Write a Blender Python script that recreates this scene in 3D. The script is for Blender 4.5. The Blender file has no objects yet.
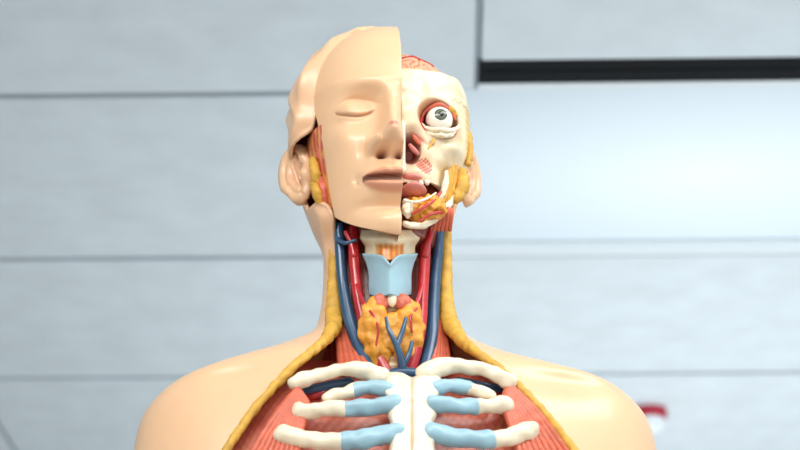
import bpy, bmesh, math
from math import sin, cos, pi, exp, radians, sqrt
from mathutils import Vector, noise, Matrix, Euler

S = 0.00085
TH = radians(24.6); CT, ST = cos(TH), sin(TH)
F = 2000.0
PSI = radians(7.0); CP, SP = cos(PSI), sin(PSI)
CX = -9.0
CAMZ = 1.0
FZ = CAMZ + F*S*ST
CAMY = -F*S*CT
CEIL = CAMZ + 1.405

def lin(c):
    out = []
    for v in c[:3]:
        v /= 255.0
        out.append(v/12.92 if v <= 0.04045 else ((v+0.055)/1.055)**2.4)
    return tuple(out)

# camera-view pixel at a given body depth -> model coordinates
def P(px, py, hy):
    r = (225-py)/F
    hx = px-400.0
    z = 0
    for _ in range(8):
        yw = hx*SP + hy*CP
        z = (r*(F+yw*CT) + yw*ST)/(CT - r*ST)
        w = yw*CT + z*ST
        xw = (px-400.0)*(F+w)/F
        hx = (xw - CX + hy*SP)/CP
    return (hx, hy, z)

def gz(d, s): return exp(-(d/s)**2)
def sm(a, b, x):
    if abs(b-a) < 1e-6: return 1.0 if x > a else 0.0
    t = max(0.0, min(1.0, (x-a)/(b-a))); return t*t*(3-2*t)
def mixc(a, b, f): return tuple(a[i]*(1-f)+b[i]*f for i in range(3))

def interp(keys, x):
    if x <= keys[0][0]: return keys[0][1]
    if x >= keys[-1][0]: return keys[-1][1]
    n = len(keys)
    for i in range(n-1):
        if x <= keys[i+1][0]:
            x0, y0 = keys[i]; x1, y1 = keys[i+1]
            h = x1-x0; t = (x-x0)/h
            def slope(j):
                if j <= 0 or j >= n-1:
                    a = max(0, min(n-2, j if j < n-1 else n-2))
                    return (keys[a+1][1]-keys[a][1])/(keys[a+1][0]-keys[a][0])
                d1 = (keys[j][1]-keys[j-1][1])/(keys[j][0]-keys[j-1][0])
                d2 = (keys[j+1][1]-keys[j][1])/(keys[j+1][0]-keys[j][0])
                return 0.0 if d1*d2 <= 0 else 2*d1*d2/(d1+d2)
            m0, m1 = slope(i)*h, slope(i+1)*h
            t2, t3 = t*t, t*t*t
            return (2*t3-3*t2+1)*y0+(t3-2*t2+t)*m0+(-2*t3+3*t2)*y1+(t3-t2)*m1

# ---------------------------------------------------------------- materials
def mat(name, rgb, rough=0.4, attr=False, bump=0.0, bscale=300.0, var=0.06, vscale=60.0, sss=0.0, coat=0.0, spec=0.5):
    m = bpy.data.materials.new(name); m.use_nodes = True
    nt = m.node_tree; b = nt.nodes['Principled BSDF']
    b.inputs['Roughness'].default_value = rough
    b.inputs['Specular IOR Level'].default_value = spec
    tc = nt.nodes.new('ShaderNodeTexCoord')
    nz = nt.nodes.new('ShaderNodeTexNoise'); nz.inputs['Scale'].default_value = vscale; nz.inputs['Detail'].default_value = 4
    nt.links.new(tc.outputs['Object'], nz.inputs['Vector'])
    mr = nt.nodes.new('ShaderNodeMapRange')
    mr.inputs['From Min'].default_value = 0.3; mr.inputs['From Max'].default_value = 0.7
    mr.inputs['To Min'].default_value = 1-var; mr.inputs['To Max'].default_value = 1+var
    nt.links.new(nz.outputs['Fac'], mr.inputs['Value'])
    mx = nt.nodes.new('ShaderNodeMix'); mx.data_type = 'RGBA'; mx.blend_type = 'MULTIPLY'
    mx.inputs['Factor'].default_value = 1.0
    if attr:
        at = nt.nodes.new('ShaderNodeAttribute'); at.attribute_name = 'Col'
        nt.links.new(at.outputs['Color'], mx.inputs['A'])
    else:
        mx.inputs['A'].default_value = (*lin(rgb), 1)
    nt.links.new(mr.outputs['Result'], mx.inputs['B'])
    nt.links.new(mx.outputs['Result'], b.inputs['Base Color'])
    if sss > 0:
        b.inputs['Subsurface Weight'].default_value = sss
        b.inputs['Subsurface Radius'].default_value = (1.0, 0.5, 0.3)
        b.inputs['Subsurface Scale'].default_value = 0.006
    if coat > 0:
        b.inputs['Coat Weight'].default_value = coat; b.inputs['Coat Roughness'].default_value = 0.12
    if bump > 0:
        n2 = nt.nodes.new('ShaderNodeTexNoise'); n2.inputs['Scale'].default_value = bscale; n2.inputs['Detail'].default_value = 3
        nt.links.new(tc.outputs['Object'], n2.inputs['Vector'])
        bp = nt.nodes.new('ShaderNodeBump'); bp.inputs['Strength'].default_value = bump; bp.inputs['Distance'].default_value = 0.001
        nt.links.new(n2.outputs['Fac'], bp.inputs['Height'])
        nt.links.new(bp.outputs['Normal'], b.inputs['Normal'])
    return m

M_skin = mat('skin_plastic', None, 0.36, attr=True, sss=0.05, var=0.02, coat=0.22, bump=0.06, bscale=120)
M_paint = mat('painted_plastic', None, 0.36, attr=True, var=0.10, vscale=90, bump=0.35, bscale=260, coat=0.2)
M_bone = mat('bone_plastic', (238, 224, 196), 0.38, var=0.06, vscale=50, bump=0.3, bscale=180, sss=0.05, coat=.15)
M_cart = mat('cartilage_blue', (156, 190, 202), 0.35, var=0.06, vscale=50, bump=0.15)
M_blue = mat('vein_blue', (44, 80, 112), 0.28, var=0.18, coat=0.3)
M_red = mat('artery_red', (188, 34, 40), 0.25, var=0.12, coat=0.4)
M_mus = mat('muscle_salmon', (206, 102, 74), 0.4, var=0.15, vscale=130, bump=0.4, bscale=300)
M_yel = mat('fat_yellow', (212, 162, 62), 0.5, var=0.18, vscale=120, bump=0.6, bscale=330)
M_org = mat('gland_orange', (232, 160, 58), 0.4, var=0.22, vscale=140, bump=0.8, bscale=280)
M_pink = mat('tongue_pink', (212, 130, 118), 0.4, var=0.1, bump=0.3)
M_white = mat('enamel_white', (236, 226, 206), 0.25, var=0.02, coat=0.4)
M_brain = mat('brain_paint', None, 0.35, attr=True, var=0.08, coat=0.2)

# ---------------------------------------------------------------- parent
root = bpy.data.objects.new('anatomical_torso_model', None)
bpy.context.collection.objects.link(root)
root.location = (CX*S, 0, FZ); root.rotation_euler = (0, 0, PSI)

def mesh_obj(name, verts, faces, m, cols=None, parent=root, scale=S, smooth=True):
    me = bpy.data.meshes.new(name)
    me.from_pydata([(v[0]*scale, v[1]*scale, v[2]*scale) for v in verts], [], faces)
    me.update()
    if cols:
        ca = me.color_attributes.new('Col', 'FLOAT_COLOR', 'POINT')
        flat = []
        for c in cols: flat += [c[0], c[1], c[2], 1.0]
        ca.data.foreach_set('color', flat)
    if smooth: me.polygons.foreach_set('use_smooth', [True]*len(me.polygons))
    me.materials.append(m)
    ob = bpy.data.objects.new(name, me)
    bpy.context.collection.objects.link(ob)
    if parent: ob.parent = parent
    return ob

def grid(name, nu, nv, fn, m, center=(0, 0, 0), solid=0, wrap=False, usecol=True):
    verts, cols = [], []
    for j in range(nv+1):
        for i in range(nu if wrap else nu+1):
            p, c = fn(i/nu, j/nv)
            verts.append(p); cols.append(lin(c) if c else (1, 1, 1))
    row = nu if wrap else nu+1
    faces = []
    for j in range(nv):
        for i in range(nu):
            a = j*row+i; b = j*row+(i+1) % row if wrap else j*row+i+1
            c = (j+1)*row+(i+1) % row if wrap else (j+1)*row+i+1; d = (j+1)*row+i
            faces.append((a, b, c, d))
    acc = 0; cv = Vector(center)
    step = max(1, len(faces)//400)
    for f in faces[::step]:
        A, B, C = Vector(verts[f[0]]), Vector(verts[f[1]]), Vector(verts[f[2]])
        n = (B-A).cross(C-A)
        acc += n.dot(A-cv)
    if acc < 0: faces = [tuple(reversed(f)) for f in faces]
    ob = mesh_obj(name, verts, faces, m, cols if usecol else None)
    if solid:
        md = ob.modifiers.new('thick', 'SOLIDIFY'); md.thickness = solid*S; md.offset = -1
    return ob

def crom(pts, n=8):
    out = []
    L = len(pts)
    for i in range(L-1):
        p0 = pts[max(0, i-1)]; p1 = pts[i]; p2 = pts[i+1]; p3 = pts[min(L-1, i+2)]
        for k in range(n):
            t = k/n
            out.append(tuple(0.5*((2*p1[a])+(-p0[a]+p2[a])*t+(2*p0[a]-5*p1[a]+4*p2[a]-p3[a])*t*t+(-p0[a]+3*p1[a]-3*p2[a]+p3[a])*t**3) for a in range(len(p1))))
    out.append(tuple(pts[-1]))
    return out

def tube(name, pts, m, seg=14, n=8, lump=0.0, lf=0.15, flat=1.0, cap=True):
    path = crom(pts, n)
    verts = []; K = len(path)
    V = [Vector(p[:3]) for p in path]
    rows = []
    for i in range(K):
        tan = (V[min(K-1, i+1)]-V[max(0, i-1)]).normalized()
        ref = Vector((0, -1, 0))
        if abs(tan.dot(ref)) > 0.92: ref = Vector((0, 0, 1))
        s = tan.cross(ref).normalized(); u = s.cross(tan).normalized()
        rows.append((V[i], s, u, path[i][3], tan))
    full = []
    if cap:
        v, s, u, r, t = rows[0]
        for a in (80, 60, 35): full.append((v - t*r*sin(radians(a))*0.8, s, u, r*cos(radians(a))))
    for v, s, u, r, t in rows: full.append((v, s, u, r))
    if cap:
        v, s, u, r, t = rows[-1]
        for a in (35, 60, 80): full.append((v + t*r*sin(radians(a))*0.8, s, u, r*cos(radians(a))))
    for v, s, u, r in full:
        for k in range(seg):
            an = 2*pi*k/seg
            q = v + s*(r*cos(an)) + u*(r*sin(an)*flat)
            if lump:
                d = noise.noise(q*lf)*lump
                q = q + (q-v).normalized()*d if r > 0.3 else q
            verts.append(tuple(q))
    faces = []
    R = len(full)
    for j in range(R-1):
        for k in range(seg):
            a = j*seg+k; b = j*seg+(k+1) % seg
            faces.append((a, a+seg, b+seg, b))
    faces.append(tuple(range(seg)))
    faces.append(tuple(reversed(range((R-1)*seg, R*seg))))
    return mesh_obj(name, verts, faces, m)

def blob(name, c, r, m, rot=(0, 0, 0), amp=0.0, fr=0.1, sub=4, colfn=None):
    bm = bmesh.new(); bmesh.ops.create_icosphere(bm, subdivisions=sub, radius=1.0)
    R = Euler(rot).to_matrix()
    verts = []; cols = []
    for v in bm.verts:
        q = Vector((v.co.x*r[0], v.co.y*r[1], v.co.z*r[2]))
        nn = v.co.normalized()
        if amp: q += nn*noise.noise((q+Vector(c))*fr)*amp
        if colfn: cols.append(lin(colfn(v.co)))
        q = R @ q + Vector(c)
        verts.append(tuple(q))
    faces = [tuple(v.index for v in f.verts) for f in bm.faces]
    bm.free()
    return mesh_obj(name, verts, faces, m, cols if colfn else None)

def sect(W, Df, Db, yc, t, p):
    s, c = sin(t), cos(t)
    x = W*abs(s)**p*(1 if s >= 0 else -1)
    y = yc - (Df if c > 0 else Db)*abs(c)**p*(1 if c >= 0 else -1)
    return x, y

SK = (235, 190, 148)
LIP = (214, 142, 110)
NX = 11.0   # nose axis, the cut runs just beside it
# ---------------------------------------------------------------- face mask (photo-left half)
ZT = 215.0
mW = [(-60, 46), (-49, 52), (-40, 57), (-25, 63), (0, 70), (45, 78), (85, 84), (120, 88)]
mD = [(-60, 66), (-50, 75), (-42, 80), (-25, 80), (0, 83), (20, 84), (45, 83), (70, 81), (103, 84), (120, 87)]
def mask_sec(z):
    if z > 120:
        k = sqrt(max(0.0, 1-((z-120)/(ZT-120))**2.15)); return 88*k, 87*k
    return interp(mW, z), interp(mD, z)
def lidz(a): return 82+((a-44)/18)**2*7
def lipk(a): return max(0.0, 1-((a-NX+2)/28)**2)**0.5 if a > NX else 1.0
def feat(a, z):
    f = 0.0
    f += 6*gz(a-32, 26)*gz(z-114, 10)
    f -= 17*gz(a-38, 18)*gz(z-93, 16)
    f += 15*exp(-(((a-44)/16)**2+((z-90)/11.5)**2)**1.3)
    zl = lidz(a)
    if 22 < a < 67: f -= 3.0*gz(z-zl, 1.6)*sm(24, 29, a)*(1-sm(60, 65, a))
    zu = 103-((a-43)/20)**2*6
    f -= 3.0*gz(z-zu, 2.0)*gz(a-43, 18)
    n = abs(a-NX)
    if z < 116:
        h = interp([(34, 0), (38, 12), (42, 28), (50, 38), (59, 34), (80, 20), (99, 9), (116, 0)], z)
        w = interp([(34, 13), (50, 12.5), (64, 9.5), (86, 7.5), (116, 9)], z)
        f += h*exp(-(n/w)**2.3)
    f += 16*exp(-(((n-16)/6.3)**2+((z-45)/8.0)**2)**1.4)
    f -= 5*gz(n-11, 2.2)*gz(z-48, 6)
    f -= 11*gz(n-8.5, 4.6)*gz(z-36, 3.4)
    f -= 4*gz(n-25, 4)*gz(z-43, 9)
    f += 8*gz(n, 32)*gz(z-10, 20)
    lk = lipk(a); le = 1 if lk > 0.25 else sm(0, .25, lk)
    zc = 8.0 + 0.004*n*n
    cup = 1.5*gz(n-5, 4)-1.5*gz(n, 2.5)
    f += (7.5*gz(z-(zc+6.2*lk), 4.4*max(.3, lk))+9*gz(z-(zc-8.5*lk), 5.6*max(.3, lk)))*lk + cup*gz(z-(zc+9), 3) - 10*gz(z-zc, 2.0)*le
    f -= 2.4*gz(n, 3.5)*gz(z-26, 6)
    f -= 4.5*gz(n-30, 4)*gz(z-zc, 6)
    f -= 8*gz(n, 26)*gz(z+16, 6)
    f += 9*gz(n, 24)*gz(z+33, 13)
    f += 7*gz(a-57, 17)*gz(z-60, 17)
    f -= 5*gz(a-58, 16)*gz(z-14, 20)
    return f
def tmax_mask(z):
    return radians(interp([(-60, 62), (60, 63), (95, 67), (125, 84), (170, 92), (227, 92)], z))
def mask_fn(u, v):
    zb = -47+33*u**2.0
    z = zb+(ZT-zb)*sin(v*pi/2)
    if v >= 0.9999: z = ZT
    t = u*tmax_mask(z)
    W, D = mask_sec(z)
    x, y = sect(W, D, D, 0, t, 0.86)
    y -= feat(x, z)*max(0.0, cos(t))**0.3 if t < 1.5 else 0
    n = abs(x-NX); lk = lipk(x); le = sm(0, .3, lk); zc = 8+0.004*n*n
    dz = z-zc
    c = mixc(SK, LIP, 0.8*le*sm(-15*lk-1, -12*lk-.9, dz)*(1-sm(9.0*lk, 11.5*lk+.5, dz)))
    zl = lidz(x)
    c = mixc(c, (150, 100, 70), 0.8*gz(z-zl, 1.2)*sm(24, 29, x)*(1-sm(61, 65, x)))
    c = mixc(c, (238, 228, 208), 0.9*gz(dz-.2, 1.5)*le)
    c = mixc(c, (104, 50, 38), 0.9*(gz(dz-2.3, .9)+gz(dz+2.3, .9))*le)
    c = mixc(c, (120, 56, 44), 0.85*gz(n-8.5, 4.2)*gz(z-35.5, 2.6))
    c = mixc(c, (190, 96, 96), 0.85*gz(n-2, 2.6)*gz(z-54, 2.6))
    return (-x, y, z), c
grid('face_mask', 150, 380, mask_fn, M_skin, center=(-20, 0, 60), solid=5)

# ---------------------------------------------------------------- back of head
bW = [(-75, 62), (-30, 68), (0, 80), (45, 95), (85, 105), (120, 104)]
bB = [(-75, 68), (-30, 72), (0, 82), (45, 104), (85, 112), (120, 112)]
def back_piece(name, side, ws, tst, zlo, ztop, hair):
    def fn(u, v):
        z = zlo+(ztop-zlo)*sin(v*pi/2)
        if z > 120:
            k = sqrt(max(0.0, 1-((z-120)/(ZT+3-120))**2.0)); W, B = 104*k, 112*k; D = 94*k
        else:
            W, B = interp(bW, z), interp(bB, z); D = 94
        t0 = radians(tst(z)); t = t0+(pi-t0)*u
        x, y = sect(W*ws, D, B, 0, t, 0.92)
        if hair:
            edge = 1-sm(0, 0.09, u)
            ang = math.degrees(t)
            ph = z*0.045-ang*0.19+1.8*noise.noise(Vector((z*.02, ang*.012, 0)))
            h = hair*(1-abs(sin(ph))*1.6)*sm(90, 112, z)*sm(0, .06, u)
            h += 1.3*sin(z*.09+ang*.03)*sm(95, 115, z)*(1-sm(150, 200, z))
            sc = 1+(h-15.0*edge**1.5*sm(76, 90, z)-10*edge*(1-sm(0, 8, z)))/100
            x *= sc; y *= sc
        return (side*x, y, z), mixc(SK, (226, 178, 140), 0.4)
    return grid(name, 130, 150, fn, M_skin, center=(0, 20, 60), solid=4)
def tstL(z): return interp([(-75, 84), (-30, 78), (-8, 66), (2, 68), (14, 92), (70, 94), (84, 72), (96, 66), (125, 63), (160, 56), (190, 50), (208, 28), (218, 20)], z)
back_piece('head_back_shell', -1, 1.0, tstL, -75, ZT+3, 2.4)
back_piece('head_back_shell_open_side', 1, 0.77, lambda z: 98, -75, 150, 0)

def core_fn(u, v):
    t = u*2*pi
    z = -44+168*v
    k = min(1.0, v*12+0.02)**0.5
    W = interp([(-46, 40), (0, 50), (60, 66), (124, 72)], z); D = interp([(-46, 52), (-10, 56), (20, 58), (124, 62)], z)
    kk = k*(1 if v < .97 else 0.3)
    x, y = sect(W*kk, D*kk, 70*kk, 5, t, 0.9)
    return (x, y, z), mixc((120, 44, 36), (150, 70, 50), 0.5+0.5*sin(t*40))
grid('deep_head_core', 96, 60, core_fn, M_paint, center=(0, 0, 40), wrap=True)

prof = []
for i in range(90):
    z = -47+(ZT-2+47)*sin((i/89)*pi/2)
    W, D = mask_sec(z); prof.append((-1.5, -D-feat(0, z)+5, z))
for i in range(60):
    z = ZT-2-(ZT-2+40)*(1-cos((i/59)*pi/2))
    k = sqrt(max(0, 1-((z-120)/(ZT-120))**2)) if z > 120 else 1
    B = 108*k if z > 120 else interp(bB, z)-4
    prof.append((-1.5, B, z))
mesh_obj('median_section', prof, [tuple(range(len(prof)))], M_skin, [lin((228, 176, 150))]*len(prof), smooth=False)

# ---------------------------------------------------------------- ears
def ear(name, c, side, tilt, sc):
    nr, na = 26, 64
    verts, faces, cols = [], [], []
    R = Matrix.Rotation(side*radians(-tilt), 3, 'Z') @ Matrix.Rotation(radians(-8), 3, 'X')
    for j in range(nr+1):
        q = j/nr
        for i in range(na):
            a = 2*pi*i/na
            ry = 22*(1+0.12*sin(a)) if cos(a) > 0 else 15
            rz = 36 if sin(a) > 0 else 34
            yy = ry*cos(a)*q*(1 if sin(a) > -0.4 else 0.85)
            zz = rz*sin(a)*q
            rim = 6.5*gz(q-0.9, 0.09)*(0.35 if (cos(a) < -0.3 and sin(a) < 0.3) else 1)*(0.6 if sin(a) < -0.6 else 1)
            anti = 4*gz(q-0.58, 0.1)*(1 if cos(a) > -0.1 else 0.2)
            conch = -9*gz(yy+1, 8)*gz(zz+5, 13)
            trag = 7*gz(yy+11, 4)*gz(zz+5, 6)
            lat = rim+anti+conch+trag - 4*sm(.93, 1, q) + 0.18*yy
            v = R @ (Vector((side*lat, yy, zz))*sc)
            verts.append((c[0]+v.x, c[1]+v.y, c[2]+v.z)); cols.append(lin(mixc(SK, (222, 160, 128), 0.5*gz(q-.35, .25))))
    for j in range(nr):
        for i in range(na):
            a = j*na+i; b = j*na+(i+1) % na
            faces.append((a, b, b+na, a+na) if side > 0 else (a, a+na, b+na, b))
    ob = mesh_obj(name, verts, faces, M_skin, cols)
    md = ob.modifiers.new('t', 'SOLIDIFY'); md.thickness = 4*S; md.offset = -1
ear('ear_skin_side', P(300, 175, 8), -1, 30, .92)
ear('ear_open_side', P(466, 179, 26), 1, 22, .86)

def cheek_fn(u, v):
    t = radians(52+50*u); z = -2+88*v
    W = interp([(-18, 62), (0, 68), (45, 80), (100, 88)], z)
    x, y = sect(W, 80, 90, 0, t, 0.9)
    s = noise.noise(Vector((u*14, v*5, 1)))
    c = (188, 74, 56) if s < 0.1 else (216, 150, 60)
    c = mixc(c, (230, 150, 120), 0.35+0.35*sin(u*60+v*8))
    return (-x, y, z), c
grid('masseter_muscle', 60, 60, cheek_fn, M_paint, center=(0, 0, 40), solid=4)
for k, (a, b) in enumerate([((320, 148), (324, 165)), ((313, 160), (317, 186)), ((321, 176), (325, 204)), ((314, 184), (320, 202))]):
    tube('parotid_lobe_%d' % k, [(*P(a[0], a[1], -28), 4), (*P((a[0]+b[0])/2, (a[1]+b[1])/2, -32), 5.5), (*P(b[0], b[1], -28), 4)], [M_mus, M_yel, M_mus, M_yel][k], lump=1.5, lf=0.3)

# ---------------------------------------------------------------- exposed skull
BO = (238, 221, 185)
eW = [(-12, 46), (0, 50), (30, 62), (60, 75), (83, 80), (110, 80), (131, 78), (162, 66)]
eD = [(-12, 60), (5, 66), (30, 70), (60, 72), (100, 79), (130, 79), (165, 66)]
def skull_fn(u, v):
    t = radians(112)*u
    zt = 136+22*(1-cos(min(t, pi/2)))
    zb = 14+10*sin(t)
    z = zb+(zt-zb)*v
    x, y = sect(interp(eW, z), interp(eD, z), 92, 0, t, 0.9)
    orb = (((x-39)/19)**2+((z-87)/17)**2)
    rimd = sqrt(orb)
    f = -34*exp(-orb**2.2) + 3.5*gz(rimd-1.12, 0.18)
    nas = sqrt(((x-11)/9.5)**2+((z-51)/15)**2)
    f += -18*exp(-nas**3) + 2*gz(nas-1.1, 0.15)
    zy = z-(60+0.18*(x-50))
    f += 9*gz(x-62, 17)*gz(zy, 8)
    f -= 9*gz(x-50, 11)*gz(z-34, 11)
    f += 5*gz(x-12, 12)*gz(z-82, 14)
    f += 7*gz(x-22, 14)*gz(z-26, 9)
    mw = sqrt(((x-25)/8)**2+((z-34)/9)**2)
    f -= 3*exp(-mw**4)
    fr = sqrt(((x-33)/2.5)**2+((z-60)/2.5)**2); f -= 3*exp(-fr**2)
    f += 1.4*noise.noise(Vector((x*.08, z*.08, 0)))
    y -= f
    c = BO
    c = mixc(c, (205, 165, 110), 0.35*gz(x-50, 12)*gz(z-34, 12))
    c = mixc(c, (96, 30, 26), exp(-orb**2.0)*.95)
    c = mixc(c, (196, 120, 84), 0.65*gz(rimd-1.04, 0.13))
    c = mixc(c, (110, 32, 30), min(1, exp(-nas**3)*1.2))
    c = mixc(c, (150, 80, 60), exp(-fr**2)*.8)
    c = mixc(c, (226, 132, 110), exp(-mw**6)*.9)
    if mw < 1.05 and (sin(x*1.5)*sin(z*1.5)) > 0.15: c = (172, 34, 38)
    yf = sm(68, 76, x+0.05*(z-80))*(1-sm(112, 122, z))
    st = 0.5+0.5*sin(z*0.9+x*0.2)
    c = mixc(c, mixc((206, 160, 70), (232, 204, 130), st), yf*.9)
    c = mixc(c, (176, 140, 100), 0.7*gz(z-108-0.1*x-1.5*sin(x*.9), 1.0)*sm(45, 50, x))
    c = mixc(c, (190, 70, 60), 0.6*gz(z-67+0.6*(x-14), 2.0)*gz(x-20, 8))
    c = mixc(c, (208, 160, 108), 0.3*sm(.05, .45, noise.noise(Vector((x*.06, z*.06, 7)))))
    return (x, y, z), c
grid('skull_half', 150, 190, skull_fn, M_paint, center=(0, 10, 80), solid=5)

BH = 60.0
def brain_fn(u, v):
    t = -0.02+radians(180)*u
    z = 122+BH*sin(v*pi/2)
    k = sqrt(max(0, 1-((z-122)/(BH+.001))**2))
    k = k**0.85
    x, y = sect(68*k, 72*k, 95*k, 0, t, 0.95)
    q = Vector((x, y, z))*0.06
    wv = sin(8*noise.noise(q)+0.16*y+0.12*x)
    g = abs(wv)
    d = -3.0*exp(-(g/0.3)**2)
    sc = 1+d/80
    c = mixc((232, 168, 130), (190, 86, 64), exp(-(g/0.28)**2))
    return (x*sc, y*sc, z+d*0.3), c
grid('brain_hemisphere', 200, 110, brain_fn, M_brain, center=(0, 0, 110))
def bs(x, y):
    e = (x/70)**2+(y/74)**2
    return 122+BH*sqrt(max(0, 1-min(1, e)**1.15))+0.2
for k, pts in enumerate([[(4, -62), (14, -52), (20, -38), (34, -30)], [(14, -52), (28, -50), (38, -44)], [(34, -30), (48, -24)]]):
    tube('meningeal_artery_%d' % k, [(x, y, bs(x, y), 0.7) for x, y in pts], M_red, seg=8)

EC = Vector((40.5, -63, 88)); ER = 13.5
gaze = Vector((0.0, -1, 0.02)).normalized()
def eyecol(n):
    d = math.degrees(math.acos(max(-1, min(1, n.dot(gaze)))))
    if d < 12: return (10, 12, 14)
    if d < 24: return mixc((74, 88, 70), (120, 124, 98), 0.5+0.5*sin(math.atan2(n.x, n.z)*30))
    if d < 28: return (32, 36, 32)
    v = noise.noise(n*4)
    return mixc((244, 240, 228), (225, 150, 135), 0.6*max(0, sm(0.1, 0.4, v))*sm(50, 80, d))
M_eye = mat('eye_gloss', None, 0.12, attr=True, var=0.01, coat=0.4)
blob('eyeball', tuple(EC), (ER, ER, ER), M_eye, sub=6, colfn=eyecol)
def arc(c, rx, rz, a0, a1, y0, yb, r, n=7):
    out = []
    for i in range(n):
        a = radians(a0+(a1-a0)*i/(n-1))
        out.append((c[0]+rx*cos(a), y0+yb*abs(cos(a)), c[2]+rz*sin(a), r*(0.6+0.4*sin(pi*i/(n-1)))))
    return out
tube('lower_eyelid', arc((41, 0, 86), 20, 13.5, 195, 345, -73, 9, 2.8), M_bone, lump=.6, lf=.3)
tube('lower_eyelid_fat', arc((41, 0, 83), 18, 15, 215, 325, -70, 6, 3.0), M_bone, lump=1.4, lf=.35)
tube('upper_eyelid_muscle', arc((40, 0, 88), 17, 14, 10, 170, -70, 8, 2.2), M_mus)
tube('optic_muscle', [(23, -60, 91, 3), (21, -64, 81, 3), (24, -70, 73, 2)], M_red)
tube('lacrimal_gland', [(52, -66, 100, 3), (58, -60, 96, 2.6)], M_yel, lump=1, lf=.4)
tube('infraorbital_nerve', [(33, -78, 60, 1), (31, -80, 54, 1.6), (27, -80, 47, .9)], M_yel, seg=8)
tube('nasal_concha', [(*P(411, 132, -68), 1.8), (*P(415, 138, -68), 2.6), (*P(419, 144, -68), 1.8)], M_mus)
tube('nasal_concha_low', [(*P(410, 145, -68), 1.8), (*P(414, 150, -69), 2.6), (*P(418, 154, -68), 1.8)], M_pink)
tube('nasal_septum', [(2, -80, 74, 2.5), (2, -81, 54, 2.5), (2, -77, 34, 3), (2, -76, 24, 4)], M_bone)
tube('parotid_gland', [(*P(463, 172, -38), 5), (*P(461, 186, -42), 8), (*P(456, 199, -44), 6)], M_yel, lump=3, lf=.25)
tube('temporal_fat', [(*P(467, 128, -28), 2.5), (*P(470, 146, -28), 3.5), (*P(468, 164, -32), 3.5)], M_yel, lump=2, lf=.3)
for k in range(4):
    tube('masseter_fiber_%d' % k, [(*P(447+k*3, 172-k*2, -52), 2.2), (*P(445+k*2.6, 187, -54+k*2), 3.2), (*P(439+k*3, 203-k, -52+k), 2.2)], [M_bone, M_org, M_yel, M_org][k], seg=10, lump=1.4, lf=.3)
for k in range(4):
    blob('upper_tooth_%d' % k, P(409+k*6.0, 185-k*0.8, -75+k*3), (2.7, 3, 3.0), M_white, sub=3)
blob('tongue', P(413, 192, -64), (13, 20, 5.5), M_pink, amp=1.5, fr=.1)
blob('hard_palate', P(411, 180, -62), (13, 12, 4.5), M_pink, amp=1.5, fr=.1)
blob('sublingual_gland', P(425, 209, -63), (20, 13, 12), M_org, amp=7, fr=.18, sub=5)
tube('mandible_section', [(*P(405, 224, -72), 3.2), (*P(420, 226, -68), 3.5), (*P(434, 220, -60), 3.5), (*P(446, 209, -52), 3.5), (*P(454, 194, -44), 3)], M_bone, lump=1.8, lf=.2)
blob('mandible_front', P(407, 208, -74), (5, 7, 10), M_bone, amp=2.5, fr=.2)
tube('tongue_margin', [(*P(404, 200, -80), 1.2), (*P(416, 202, -80), 1.5), (*P(428, 198, -75), 1.3), (*P(436, 193, -66), 1)], M_white)
tube('facial_artery', [(*P(412, 214, -80), 1.2), (*P(424, 207, -79), 1.4), (*P(434, 200, -74), 1.5), (*P(441, 192, -66), 1.5)], M_red)
tube('lingual_artery', [(*P(420, 221, -76), 1.0), (*P(431, 214, -76), 1.3), (*P(443, 212, -66), 1.5)], M_red)
for k in range(5):
    tube('pterygoid_fiber_%d' % k, [(*P(436+k*4, 205+k, -58), 1.8), (*P(437+k*3.5, 215, -56), 2.6), (*P(434+k*4, 230, -46), 2)], M_mus)

# ---------------------------------------------------------------- torso skin
TK = [  # z, W, Df, Db, yc, p, xb
 (30, 62, 40, 62, 18, .95, 58),
 (5, 63, 44, 60, 16, .95, 59),
 (-30, 62, 46, 58, 14, .95, 58),
 (-65, 62, 48, 58, 12, .95, 57.5),
 (-94, 65, 50, 60, 12, .95, 58),
 (-110, 71, 52, 64, 12, .95, 60),
 (-122, 85, 55, 68, 12, .95, 63),
 (-131, 104, 58, 72, 12, .93, 66),
 (-140, 132, 62, 76, 12, .92, 69),
 (-147, 160, 68, 80, 12, .9, 72),
 (-154, 190, 74, 84, 12, .88, 76),
 (-162, 213, 80, 88, 12, .87, 82),
 (-175, 235, 88, 92, 12, .86, 93),
 (-197, 252, 98, 96, 12, .85, 113),
 (-229, 259, 110, 100, 12, .84, 138),
 (-275, 260, 120, 104, 10, .84, 168),
 (-340, 252, 128, 106, 8, .84, 200),
 (-450, 215, 125, 104, 5, .85, 180),
 (-560, 185, 115, 100, 5, .86, 150),
 (-650, 190, 112, 104, 5, .88, 130)]
def tk(k):
    i = min(len(TK)-2, int(k)); f = k-i
    p0 = TK[max(0, i-1)]; p1 = TK[i]; p2 = TK[i+1]; p3 = TK[min(len(TK)-1, i+2)]
    return tuple(0.5*((2*p1[a])+(-p0[a]+p2[a])*f+(2*p0[a]-5*p1[a]+4*p2[a]-p3[a])*f*f+(-p0[a]+3*p1[a]-3*p2[a]+p3[a])*f**3) for a in range(7))
zs = sorted([(k[0], k) for k in TK])
KZ = [[(a, b[i]) for a, b in zs] for i in range(7)]
def at_z(z, idx): return interp(KZ[idx], z)
def chest_y(x, z):
    W = at_z(z, 1); D = at_z(z, 2); yc = at_z(z, 4); p = at_z(z, 5)
    q = min(0.999, abs(x)/W)
    return yc - D*(1-q**(2/p))**(p/2)
def PS(px, py, off):
    hy = -80
    for _ in range(12):
        x, _, z = P(px, py, hy)
        hy = 0.5*hy+0.5*(chest_y(x, z)+off)
    return P(px, py, hy)
def tb_of(W, p, xb):
    return math.asin(min(0.999, (xb/W)**(1/p)))
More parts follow.
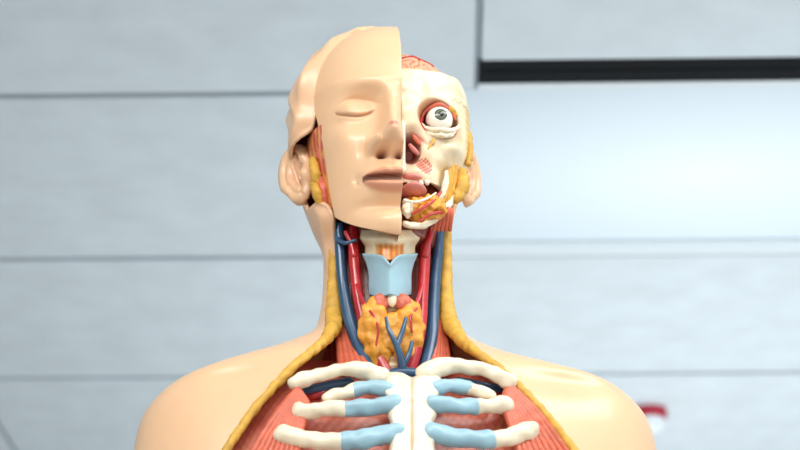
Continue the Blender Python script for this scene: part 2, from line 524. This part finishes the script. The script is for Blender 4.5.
def asym(x, y, z):
    if x < 0:
        a = -x
        x2 = -(a - 17*sm(140, 262, a) + 4*(1-sm(60, 90, a))*sm(30, 60, a)*sm(-125, -100, z))
        return x2, y, z-13*sm(70, 220, a)*sm(-420, -250, z)
    return x, y, z
def skin_fn(u, v):
    z, W, Df, Db, yc, p, xb = tk(v*(len(TK)-1))
    tb = tb_of(W, p, xb); t = tb+(2*pi-2*tb)*u
    x, y = sect(W, Df, Db, yc, t, p)
    a = abs(x)
    if cos(t) > 0:
        y += 7*gz(a-150, 40)*gz(z+180, 18)
        y -= 5*gz(a-185, 50)*gz(z+165, 9)
    return asym(x, y, z), SK
grid('skin_shell', 220, 240, skin_fn, M_skin, center=(0, 0, -200), solid=5)
def rim(side):
    pts = []
    n = 60
    for i in range(n):
        k = 0.5+(17.0-0.5)*i/(n-1)
        z, W, Df, Db, yc, p, xb = tk(k)
        tb = tb_of(W, p, xb); x, y = sect(W, Df, Db, yc, tb, p)
        r = interp([(-400, 6), (-230, 4.2), (-170, 4.4), (-145, 5.6), (-115, 8.5), (-60, 6), (30, 5)], z)
        ins = interp([(-400, 1), (-180, 1), (-120, 5), (-60, 4), (30, 4)], z)
        fw = interp([(-400, .5), (-150, 1), (-90, 5), (30, 5)], z)
        a, b, c = asym(side*x, y, z)
        pts.append((a-side*ins, b-fw, c, r))
    return pts
tube('fat_rim_a', rim(-1), M_yel, lump=1.4, lf=0.16, n=4)
tube('fat_rim_b', rim(1), M_yel, lump=1.4, lf=0.16, n=4)

def neck_fn(u, v):
    z = 10-230*v; t = u*2*pi
    W = interp([(-220, 120), (-170, 80), (-130, 62), (-90, 54), (-60, 52), (10, 52)], z)
    D = interp([(-220, 50), (-150, 24), (-60, 20), (10, 26)], z)
    x, y = sect(W, D, 50, 10, t, .9)
    st = 0.5+0.5*sin(x*1.3+2*noise.noise(Vector((x*.05, y*.05, z*.02))))
    return (x, y, z), mixc((120, 44, 38), (180, 84, 66), st)
grid('deep_neck_muscles', 160, 80, neck_fn, M_paint, center=(0, 10, -100), wrap=True)

def inner_fn(u, v):
    z = -150-270*v
    W = at_z(z, 1)-12; D = interp([(-420, 112), (-300, 106), (-255, 97), (-210, 84), (-192, 68), (-172, 42), (-150, 20)], z)
    p = .86; t = radians(-66+132*u)
    x, y = sect(W, D, D, 12, t, p)
    a = abs(x)
    f = noise.noise(Vector((x*.04, z*.04, 5)))
    c = mixc((206, 98, 76), (232, 146, 116), 0.5+f)
    c = mixc(c, (170, 62, 52), 0.45*(0.5+0.5*sin(a*.9-z*.5)))
    return asym(x, y, z), c
grid('intercostal_wall', 150, 120, inner_fn, M_paint, center=(0, 60, -250))

def fiber_set(name, start, end, n, r, m, off0=-1, bow=6):
    for k in range(n):
        f = k/(n-1)
        pts = []
        for j in range(6):
            g = j/5
            ax = start[0][0]+(start[1][0]-start[0][0])*f; ay = start[0][1]+(start[1][1]-start[0][1])*f
            bx = end[0][0]+(end[1][0]-end[0][0])*f; by = end[0][1]+(end[1][1]-end[0][1])*f
            px = ax+(bx-ax)*g; py = ay+(by-ay)*g - bow*sin(pi*g)
            pts.append((*PS(px, py, off0+2*f), r*(0.7+0.35*sin(pi*min(1, g+.3)))))
        tube('%s_%d' % (name, k), pts, m, seg=10, lump=.8, lf=.2)
fiber_set('pectoral_fiber_a', ((298, 390), (306, 402)), ((238, 478), (292, 484)), 9, 4.2, M_mus)
fiber_set('pectoral_fiber_b', ((509, 386), (503, 402)), ((584, 476), (528, 484)), 9, 4.2, M_mus)

def bone(name, pts, m, **k):
    tube(name, [(*PS(a, b, o), r) for a, b, o, r in pts], m, seg=18, n=10, lump=2.2, lf=.1, **k)
bone('clavicle_a', [(294, 384, -3, 7), (302, 380, -5, 7.2), (322, 374, -6, 6.2), (346, 370, -6, 7.0), (366, 371, -5, 9), (382, 377, -4, 8.5)], M_bone)
bone('clavicle_b', [(424, 374, -4, 9), (440, 368, -5, 9), (460, 366, -6, 7.0), (484, 370, -6, 6.2), (502, 378, -5, 7.2), (511, 383, -3, 7)], M_bone)
ribs = [
 ('first', [(326, 398, 2, 5.5), (340, 394, 0, 6), (356, 389, -1, 6)], [(354, 390, -1, 6.2), (370, 387, -2, 6.5), (392, 390, -3, 7)]),
 ('second', [(299, 411, -1, 8.2), (312, 411, -2, 7.5), (330, 409, -3, 7), (348, 409, -3, 7.5)], [(346, 409, -3, 7.7), (366, 408, -4, 7.7), (396, 404, -4, 8.5)]),
 ('third', [(282, 434, -1, 9.5), (294, 437, -2, 8.8), (318, 441, -3, 8.2), (344, 442, -3, 8.5)], [(342, 442, -3, 8.8), (366, 439, -4, 8.8), (398, 432, -4, 9)]),
 ('fourth', [(262, 468, -1, 9.5), (290, 474, -2, 9), (340, 480, -3, 9)], [(338, 480, -3, 9), (370, 474, -4, 9), (400, 464, -4, 9)]),
 ('first_b', [(492, 396, 2, 5.5), (480, 392, 0, 6), (468, 389, -1, 6)], [(470, 389, -1, 6.2), (452, 386, -2, 6.5), (432, 389, -3, 7)]),
 ('second_b', [(507, 405, -1, 8.2), (497, 405, -2, 7.5), (486, 406, -3, 7), (474, 407, -3, 7.5)], [(476, 407, -3, 7.7), (456, 406, -4, 7.7), (428, 403, -4, 8.5)]),
 ('third_b', [(531, 430, -1, 9.5), (520, 434, -2, 8.8), (505, 438, -3, 8.2), (490, 440, -3, 8.5)], [(492, 440, -3, 8.8), (466, 439, -4, 8.8), (428, 432, -4, 9)]),
 ('fourth_b', [(556, 464, -1, 9.5), (530, 471, -2, 9), (492, 478, -3, 9)], [(494, 478, -3, 9), (460, 474, -4, 9), (428, 464, -4, 9)])]
for n, a, b in ribs:
    bone('rib_'+n, a, M_bone); bone('costal_cartilage_'+n, b, M_cart)
def st_fn(u, v):
    uu = -1+2*u
    py = 372+132*v
    hw = interp([(372, 24), (380, 30), (390, 30), (399, 25), (406, 22), (414, 25), (424, 22), (434, 26), (446, 23), (460, 25), (504, 22)], py)
    ed = 1-abs(uu)**5
    off = 4-15*ed**.5*(sm(-0.001, .03, v)*.7+.3) + 3.2*gz(uu, .05) - 2.4*noise.noise(Vector((uu*3, py*.06, 0)))
    return PS(412+uu*hw, py+5*gz(uu, .3)*(1-sm(0, .12, v)), off), mixc((240, 228, 204), (206, 160, 124), 0.6*gz(uu, .04)+0.25*gz(py-401, 1.5))
grid('sternum', 60, 90, st_fn, M_paint, center=(0, 0, -260))
def vessel(name, pts, m, **k): tube(name, [(*P(a, b, h), r) for a, b, h, r in pts], m, **k)
vessel('subclavian_vein_a', [(288, 398, -62, 3.5), (306, 391, -72, 4.5), (328, 386, -76, 5), (350, 382, -74, 5)], M_blue)
vessel('subclavian_artery_a', [(290, 403, -60, 2.5), (310, 397, -72, 3.5), (330, 391, -74, 3.5)], M_red)
vessel('subclavian_vein_b', [(524, 400, -52, 3.5), (504, 391, -62, 4.5), (480, 386, -70, 5), (458, 382, -72, 5)], M_blue)
vessel('subclavian_artery_b', [(520, 405, -54, 2.5), (502, 397, -62, 3.5), (478, 391, -70, 3.5)], M_red)

# ---------------------------------------------------------------- neck vessels & muscles
vessel('jugular_vein_a', [(339, 226, -22, 5), (340, 250, -24, 5), (343, 285, -26, 5.5), (349, 318, -32, 6), (358, 345, -40, 6), (370, 372, -52, 6)], M_blue)
vessel('carotid_artery_a', [(354, 228, -28, 5), (354, 255, -32, 5.5), (358, 295, -36, 5.5), (366, 330, -42, 5.5), (376, 352, -48, 5.5), (388, 374, -52, 5.5)], M_red)
vessel('external_carotid_a', [(346, 232, -34, 2.5), (351, 243, -36, 3), (354, 256, -36, 3.5)], M_red)
vessel('thyroid_artery_a', [(357, 285, -40, 2), (362, 300, -50, 2.2), (368, 310, -56, 2)], M_red)
vessel('facial_vein_a', [(336, 238, -30, 2), (345, 243, -36, 2.2), (356, 240, -40, 1.8)], M_blue)
vessel('jugular_vein_b', [(440, 226, -14, 5), (438, 250, -16, 5.2), (435, 285, -20, 5.6), (433, 318, -26, 6), (431, 342, -34, 6), (424, 372, -48, 6)], M_blue)
vessel('carotid_artery_b', [(427, 228, -28, 5), (425, 255, -30, 5.5), (423, 290, -34, 5.5), (421, 325, -40, 5.5), (417, 348, -46, 5.5), (410, 374, -50, 5.5)], M_red)
vessel('external_carotid_b', [(432, 228, -34, 3), (428, 242, -36, 3.2), (425, 256, -34, 4)], M_red)
vessel('thyroid_artery_b', [(422, 285, -40, 2), (418, 300, -50, 2.2), (412, 310, -56, 2)], M_red)
for k in range(3):
    vessel('sternomastoid_fiber_a%d' % k, [(333+k*1.5, 240, -6-k*2, 2.2), (331+k*2, 266, -8-k*2, 3.2), (333+k*2, 298, -10-k*2, 2)], M_mus, seg=8)
    vessel('sternomastoid_fiber_b%d' % k, [(448-k*1.5, 240, -2-k*2, 2.4), (446-k*2, 264, -6-k*2, 3.4), (443-k*2, 296, -8-k*2, 2.2)], M_mus, seg=8)
for k in range(5):
    vessel('scalene_fiber_a%d' % k, [(337+k*3, 305, -8-k*3, 3), (339+k*4, 335, -20-k*3, 4), (342+k*6, 368, -46-k*2, 4.5)], M_mus, seg=8)
    vessel('scalene_fiber_b%d' % k, [(446-k*2.5, 305, -2-k*3, 3), (444-k*2, 335, -14-k*3, 4), (448-k*4, 368, -40-k*2, 4.5)], M_mus, seg=8)

def hy_fn(u, v):
    uu = -1+2*u; py = 230+30*v
    hw = interp([(230, 29), (238, 30), (248, 25), (260, 26)], py)
    d = 26*abs(uu)**1.8
    c = (240, 222, 184)
    tri = sm(0.0, .12, (0.66-0.1*v)-abs(uu))*sm(242, 246, py)
    c = mixc(c, mixc((226, 158, 60), (208, 104, 48), 0.5+0.5*sin(uu*30)), tri)
    bulge = 4*gz(py-238, 5) + 1.5*gz(abs(uu)-.35, .2)*sm(244, 250, py)
    return P(390+uu*hw, py, -62-bulge+d), c
grid('hyoid_bone', 50, 30, hy_fn, M_paint, center=(0, 20, -50), solid=3)
def thy_fn(u, v):
    uu = -1+2*u; a = abs(uu)
    hw = 26-4.5*v+2*gz(v, .15)-2*gz(v-.5, .3)
    top = 255+9*exp(-(uu/.22)**2)-1.5*a
    bot = 294+4*gz(a-.55, .3)
    py = top+(bot-top)*v
    return P(390+uu*hw, py, -68+4*v+24*a**1.4-2*gz(v, .12)), None
grid('thyroid_cartilage', 50, 30, thy_fn, M_cart, center=(0, 20, -80), solid=3, usecol=False)
def tr_fn(u, v):
    uu = -1+2*u; py = 288+90*v
    ring = 1.2*sin(py*.9)
    return P(391+uu*17, py, -50-ring*.6+2*v+16*abs(uu)**2), mixc((240, 224, 192), (214, 180, 140), .5-.4*sin(py*.9))
grid('trachea', 30, 90, tr_fn, M_paint, center=(0, 20, -130), solid=3)
blob('cricothyroid_a', P(381, 302, -55), (8, 5, 9), M_mus, rot=(0, .3, 0), amp=1, fr=.2)
blob('cricothyroid_b', P(403, 302, -55), (8, 5, 9), M_mus, rot=(0, -.3, 0), amp=1, fr=.2)
blob('cricoid_cartilage', P(392, 298, -56), (5, 5, 9), M_bone, amp=.5)
blob('thyroid_gland_a', P(376, 333, -49), (16, 12, 35), M_org, rot=(.1, -.12, 0), amp=4.5, fr=.11, sub=5)
blob('thyroid_gland_b', P(406, 333, -49), (16, 12, 34), M_org, rot=(.1, .12, 0), amp=4.5, fr=.11, sub=5)
blob('thyroid_isthmus', P(391, 332, -53), (16, 8, 20), M_org, amp=3, fr=.13, sub=5)
vessel('thyroid_vein', [(404, 382, -60, 4), (401, 360, -67, 3.6), (396, 344, -69, 3.0), (389, 330, -69, 2.3), (386, 318, -66, 1.6)], M_blue)
vessel('thyroid_vein_branch', [(397, 346, -69, 2.6), (402, 332, -69, 2.4), (406, 318, -66, 1.6)], M_blue)
vessel('thyroid_vein_branch_low', [(403, 368, -64, 2.8), (409, 354, -66, 2.4), (412, 342, -64, 1.8)], M_blue)
vessel('superior_thyroid_artery', [(366, 308, -56, 1.2), (374, 316, -62, 1.3), (378, 330, -63, 1.1), (376, 345, -62, .9)], M_red)
vessel('superior_thyroid_artery_b', [(417, 308, -56, 1.2), (411, 316, -62, 1.3), (412, 332, -62, 1.0)], M_red)
vessel('brachiocephalic_vein', [(378, 380, -62, 6), (396, 374, -62, 6), (412, 374, -62, 6), (426, 380, -60, 6)], M_blue)

# ---------------------------------------------------------------- room
def box_mesh(bm, x0, x1, y0, y1, z0, z1):
    vs = [bm.verts.new(p) for p in [(x0, y0, z0), (x1, y0, z0), (x1, y1, z0), (x0, y1, z0), (x0, y0, z1), (x1, y0, z1), (x1, y1, z1), (x0, y1, z1)]]
    for f in [(3, 2, 1, 0), (4, 5, 6, 7), (0, 1, 5, 4), (1, 2, 6, 5), (2, 3, 7, 6), (3, 0, 4, 7)]:
        bm.faces.new([vs[i] for i in f])
def from_bm(name, bm, m, parent=None):
    me = bpy.data.meshes.new(name); bm.to_mesh(me); bm.free(); me.materials.append(m)
    ob = bpy.data.objects.new(name, me); bpy.context.collection.objects.link(ob)
    if parent: ob.parent = parent
    return ob
M_tile = mat('ceiling_tile', (222, 231, 236), 0.85, var=0.05, vscale=12, bump=0.2, bscale=120)
M_grid = mat('ceiling_seam', (158, 168, 175), 0.8, var=0.02)
M_dark = mat('diffuser_dark', (8, 12, 16), 0.7, var=0.02, spec=.2)
M_metal = mat('white_trim', (232, 240, 244), 0.4, var=0.01)
M_wall = mat('wall_paint', (225, 230, 232), 0.8, var=0.02, vscale=5)
M_floor = mat('floor_vinyl', (190, 188, 184), 0.5, var=0.06, vscale=8)
YAW = radians(-1.3)
def cnode(name):
    o = bpy.data.objects.new(name, None); bpy.context.collection.objects.link(o)
    o.location = (0, CAMY, CEIL); o.rotation_euler = (0, 0, YAW); return o
crot = cnode('ceiling')
bm = bmesh.new()
g = 0.010
seam0 = 2.60
for k in range(-7, 6):
    y0 = seam0+0.6*k; y1 = y0+0.6
    off = {-1: 0.055, 0: -.08, 1: -0.10, 2: -0.96}.get(k, 0.055 if k % 2 else -0.5)
    for j in range(-4, 4):
        x0 = off+1.2*j; x1 = x0+1.2
        yy1 = y1; yy0 = y0
        if k == 0 and x0 > -.2 : continue
        if k == -1 and x0 > 0: yy1 = 2.515
        box_mesh(bm, x0+g*.55, x1-g*.55, yy0+g, yy1-g, 0, 0.02)
from_bm('tiles', bm, M_tile, crot)
bm = bmesh.new(); box_mesh(bm, -4.7, 4.9, -1.6, 6.2, 0.004, 0.05); from_bm('suspension_backing', bm, M_grid, crot)
dif = cnode('linear_air_diffuser')
bm = bmesh.new(); box_mesh(bm, 0.056, 3.5, 2.506, 2.572, -0.001, 0.0035); from_bm('slot', bm, M_dark, dif)
bm = bmesh.new(); box_mesh(bm, 0.056, 3.5, 2.572, 2.590, -0.003, 0.0035); from_bm('frame', bm, M_metal, dif)
bm = bmesh.new(); box_mesh(bm, 0.064, 3.5, 2.535, 2.541, -0.003, -0.001); from_bm('vane', bm, M_dark, dif)
M_lamp = bpy.data.materials.new('lamp_diffuser'); M_lamp.use_nodes = True
nt = M_lamp.node_tree; b = nt.nodes['Principled BSDF']
b.inputs['Base Color'].default_value = (*lin((214, 227, 236)), 1); b.inputs['Roughness'].default_value = .6
tc = nt.nodes.new('ShaderNodeTexCoord'); mp = nt.nodes.new('ShaderNodeMapping')
mp.inputs['Location'].default_value = (-0.42*1.5, -2.88*2.6, 0); mp.inputs['Scale'].default_value = (1.5, 2.6, 1)
gr = nt.nodes.new('ShaderNodeTexGradient'); gr.gradient_type = 'SPHERICAL'
mr = nt.nodes.new('ShaderNodeMapRange'); mr.inputs['To Min'].default_value = 0.03; mr.inputs['To Max'].default_value = 0.36
nt.links.new(tc.outputs['Object'], mp.inputs['Vector']); nt.links.new(mp.outputs['Vector'], gr.inputs['Vector'])
nt.links.new(gr.outputs['Fac'], mr.inputs['Value']); nt.links.new(mr.outputs['Result'], b.inputs['Emission Strength'])
b.inputs['Emission Color'].default_value = (.9, .97, 1, 1)
lp = cnode('ceiling_light_panel')
bm = bmesh.new(); box_mesh(bm, -.08, 3.5, 2.592, 3.135, 0.0, 0.0035); from_bm('diffuser', bm, M_lamp, lp)
bm = bmesh.new(); box_mesh(bm, -.08, 3.5, 3.140, 3.182, -0.010, 0.0035); from_bm('frame', bm, M_metal, lp)

bm = bmesh.new(); box_mesh(bm, -4, 4, -3.5, 4.6, -0.05, 0); from_bm('floor', bm, M_floor)
bm = bmesh.new(); box_mesh(bm, -4, 4, 4.3, 4.4, 0, CEIL-0.01); from_bm('wall_back', bm, M_wall)
bm = bmesh.new(); top = FZ-650*S-0.006
box_mesh(bm, -.26, .26, -.2, .2, 0.06, top-0.03); box_mesh(bm, -.29, .29, -.23, .23, top-0.03, top); box_mesh(bm, -.24, .24, -.18, .18, 0, 0.06)
from_bm('display_pedestal', bm, M_metal)

M_alarm = mat('alarm_red', (176, 24, 52), 0.35, var=.03)
al = bpy.data.objects.new('fire_alarm_sounder', None); bpy.context.collection.objects.link(al)
al.location = (0.525, 2.44, CEIL)
def lathe(name, prof, m, parent, seg=40, sc=.85):
    verts = []; faces = []
    for r, z in prof:
        for k in range(seg):
            a = 2*pi*k/seg; verts.append((r*cos(a), r*sin(a), z))
    for j in range(len(prof)-1):
        for k in range(seg):
            a = j*seg+k; b2 = j*seg+(k+1) % seg; faces.append((a, b2, b2+seg, a+seg))
    faces.append(tuple(range(seg))); faces.append(tuple(range((len(prof)-1)*seg, len(prof)*seg)))
    mesh_obj(name, verts, faces, m, parent=parent, scale=sc)
lathe('base', [(.040, 0), (.042, -.004), (.040, -.008)], M_metal, al)
lathe('housing', [(.040, -.008), (.044, -.015), (.042, -.030), (.034, -.036)], M_alarm, al)
lathe('lens', [(.036, -.036), (.036, -.055), (.025, -.068), (.004, -.072)], M_metal, al)

# ---------------------------------------------------------------- lights
w = bpy.data.worlds.new('World'); bpy.context.scene.world = w; w.use_nodes = True
w.node_tree.nodes['Background'].inputs['Color'].default_value = (0.92, 0.97, 1.0, 1)
w.node_tree.nodes['Background'].inputs['Strength'].default_value = 0.74
def area(name, loc, tgt, sx, sy, e, col, spread=180):
    l = bpy.data.lights.new(name, 'AREA'); l.shape = 'RECTANGLE'; l.size = sx; l.size_y = sy; l.energy = e; l.color = col; l.spread = radians(spread)
    o = bpy.data.objects.new(name, l); bpy.context.collection.objects.link(o); o.location = loc
    o.rotation_euler = (Vector(tgt)-Vector(loc)).to_track_quat('-Z', 'Y').to_euler()
area('ceiling_lamp', (-0.3, -1.3, CEIL-0.03), (0, -.6, 1.2), 1.2, .6, 33, (1, .98, .94))
area('ceiling_lamp', (0.5, -0.45, CEIL-0.03), (.3, -.3, 1.2), 1.2, .4, 11, (1, .99, .96))
area('side_fill', (3.4, -1.0, 1.5), (0.3, 1.0, 2.1), 2.5, 1.8, 34, (.88, .95, 1))  # added unseen cool light from the right, lifts the ceiling brightness
area('ceiling_fill', (0.7, 2.1, 0.5), (0.75, 2.1, 2.4), 2.4, 1.6, 15, (.92, .97, 1), 110)  # added fill below the frame, aimed up to brighten the ceiling

cam = bpy.data.cameras.new('Camera'); co = bpy.data.objects.new('Camera', cam); bpy.context.collection.objects.link(co)
co.location = (0, CAMY, CAMZ); co.rotation_euler = (pi/2+TH, 0, 0)
cam.sensor_width = 36; cam.lens = 36*F/800
cam.dof.use_dof = True; cam.dof.focus_distance = 1.64; cam.dof.aperture_fstop = 7.5
cam.clip_start = 0.05
bpy.context.scene.camera = co
bpy.context.scene.view_settings.view_transform = 'Standard'
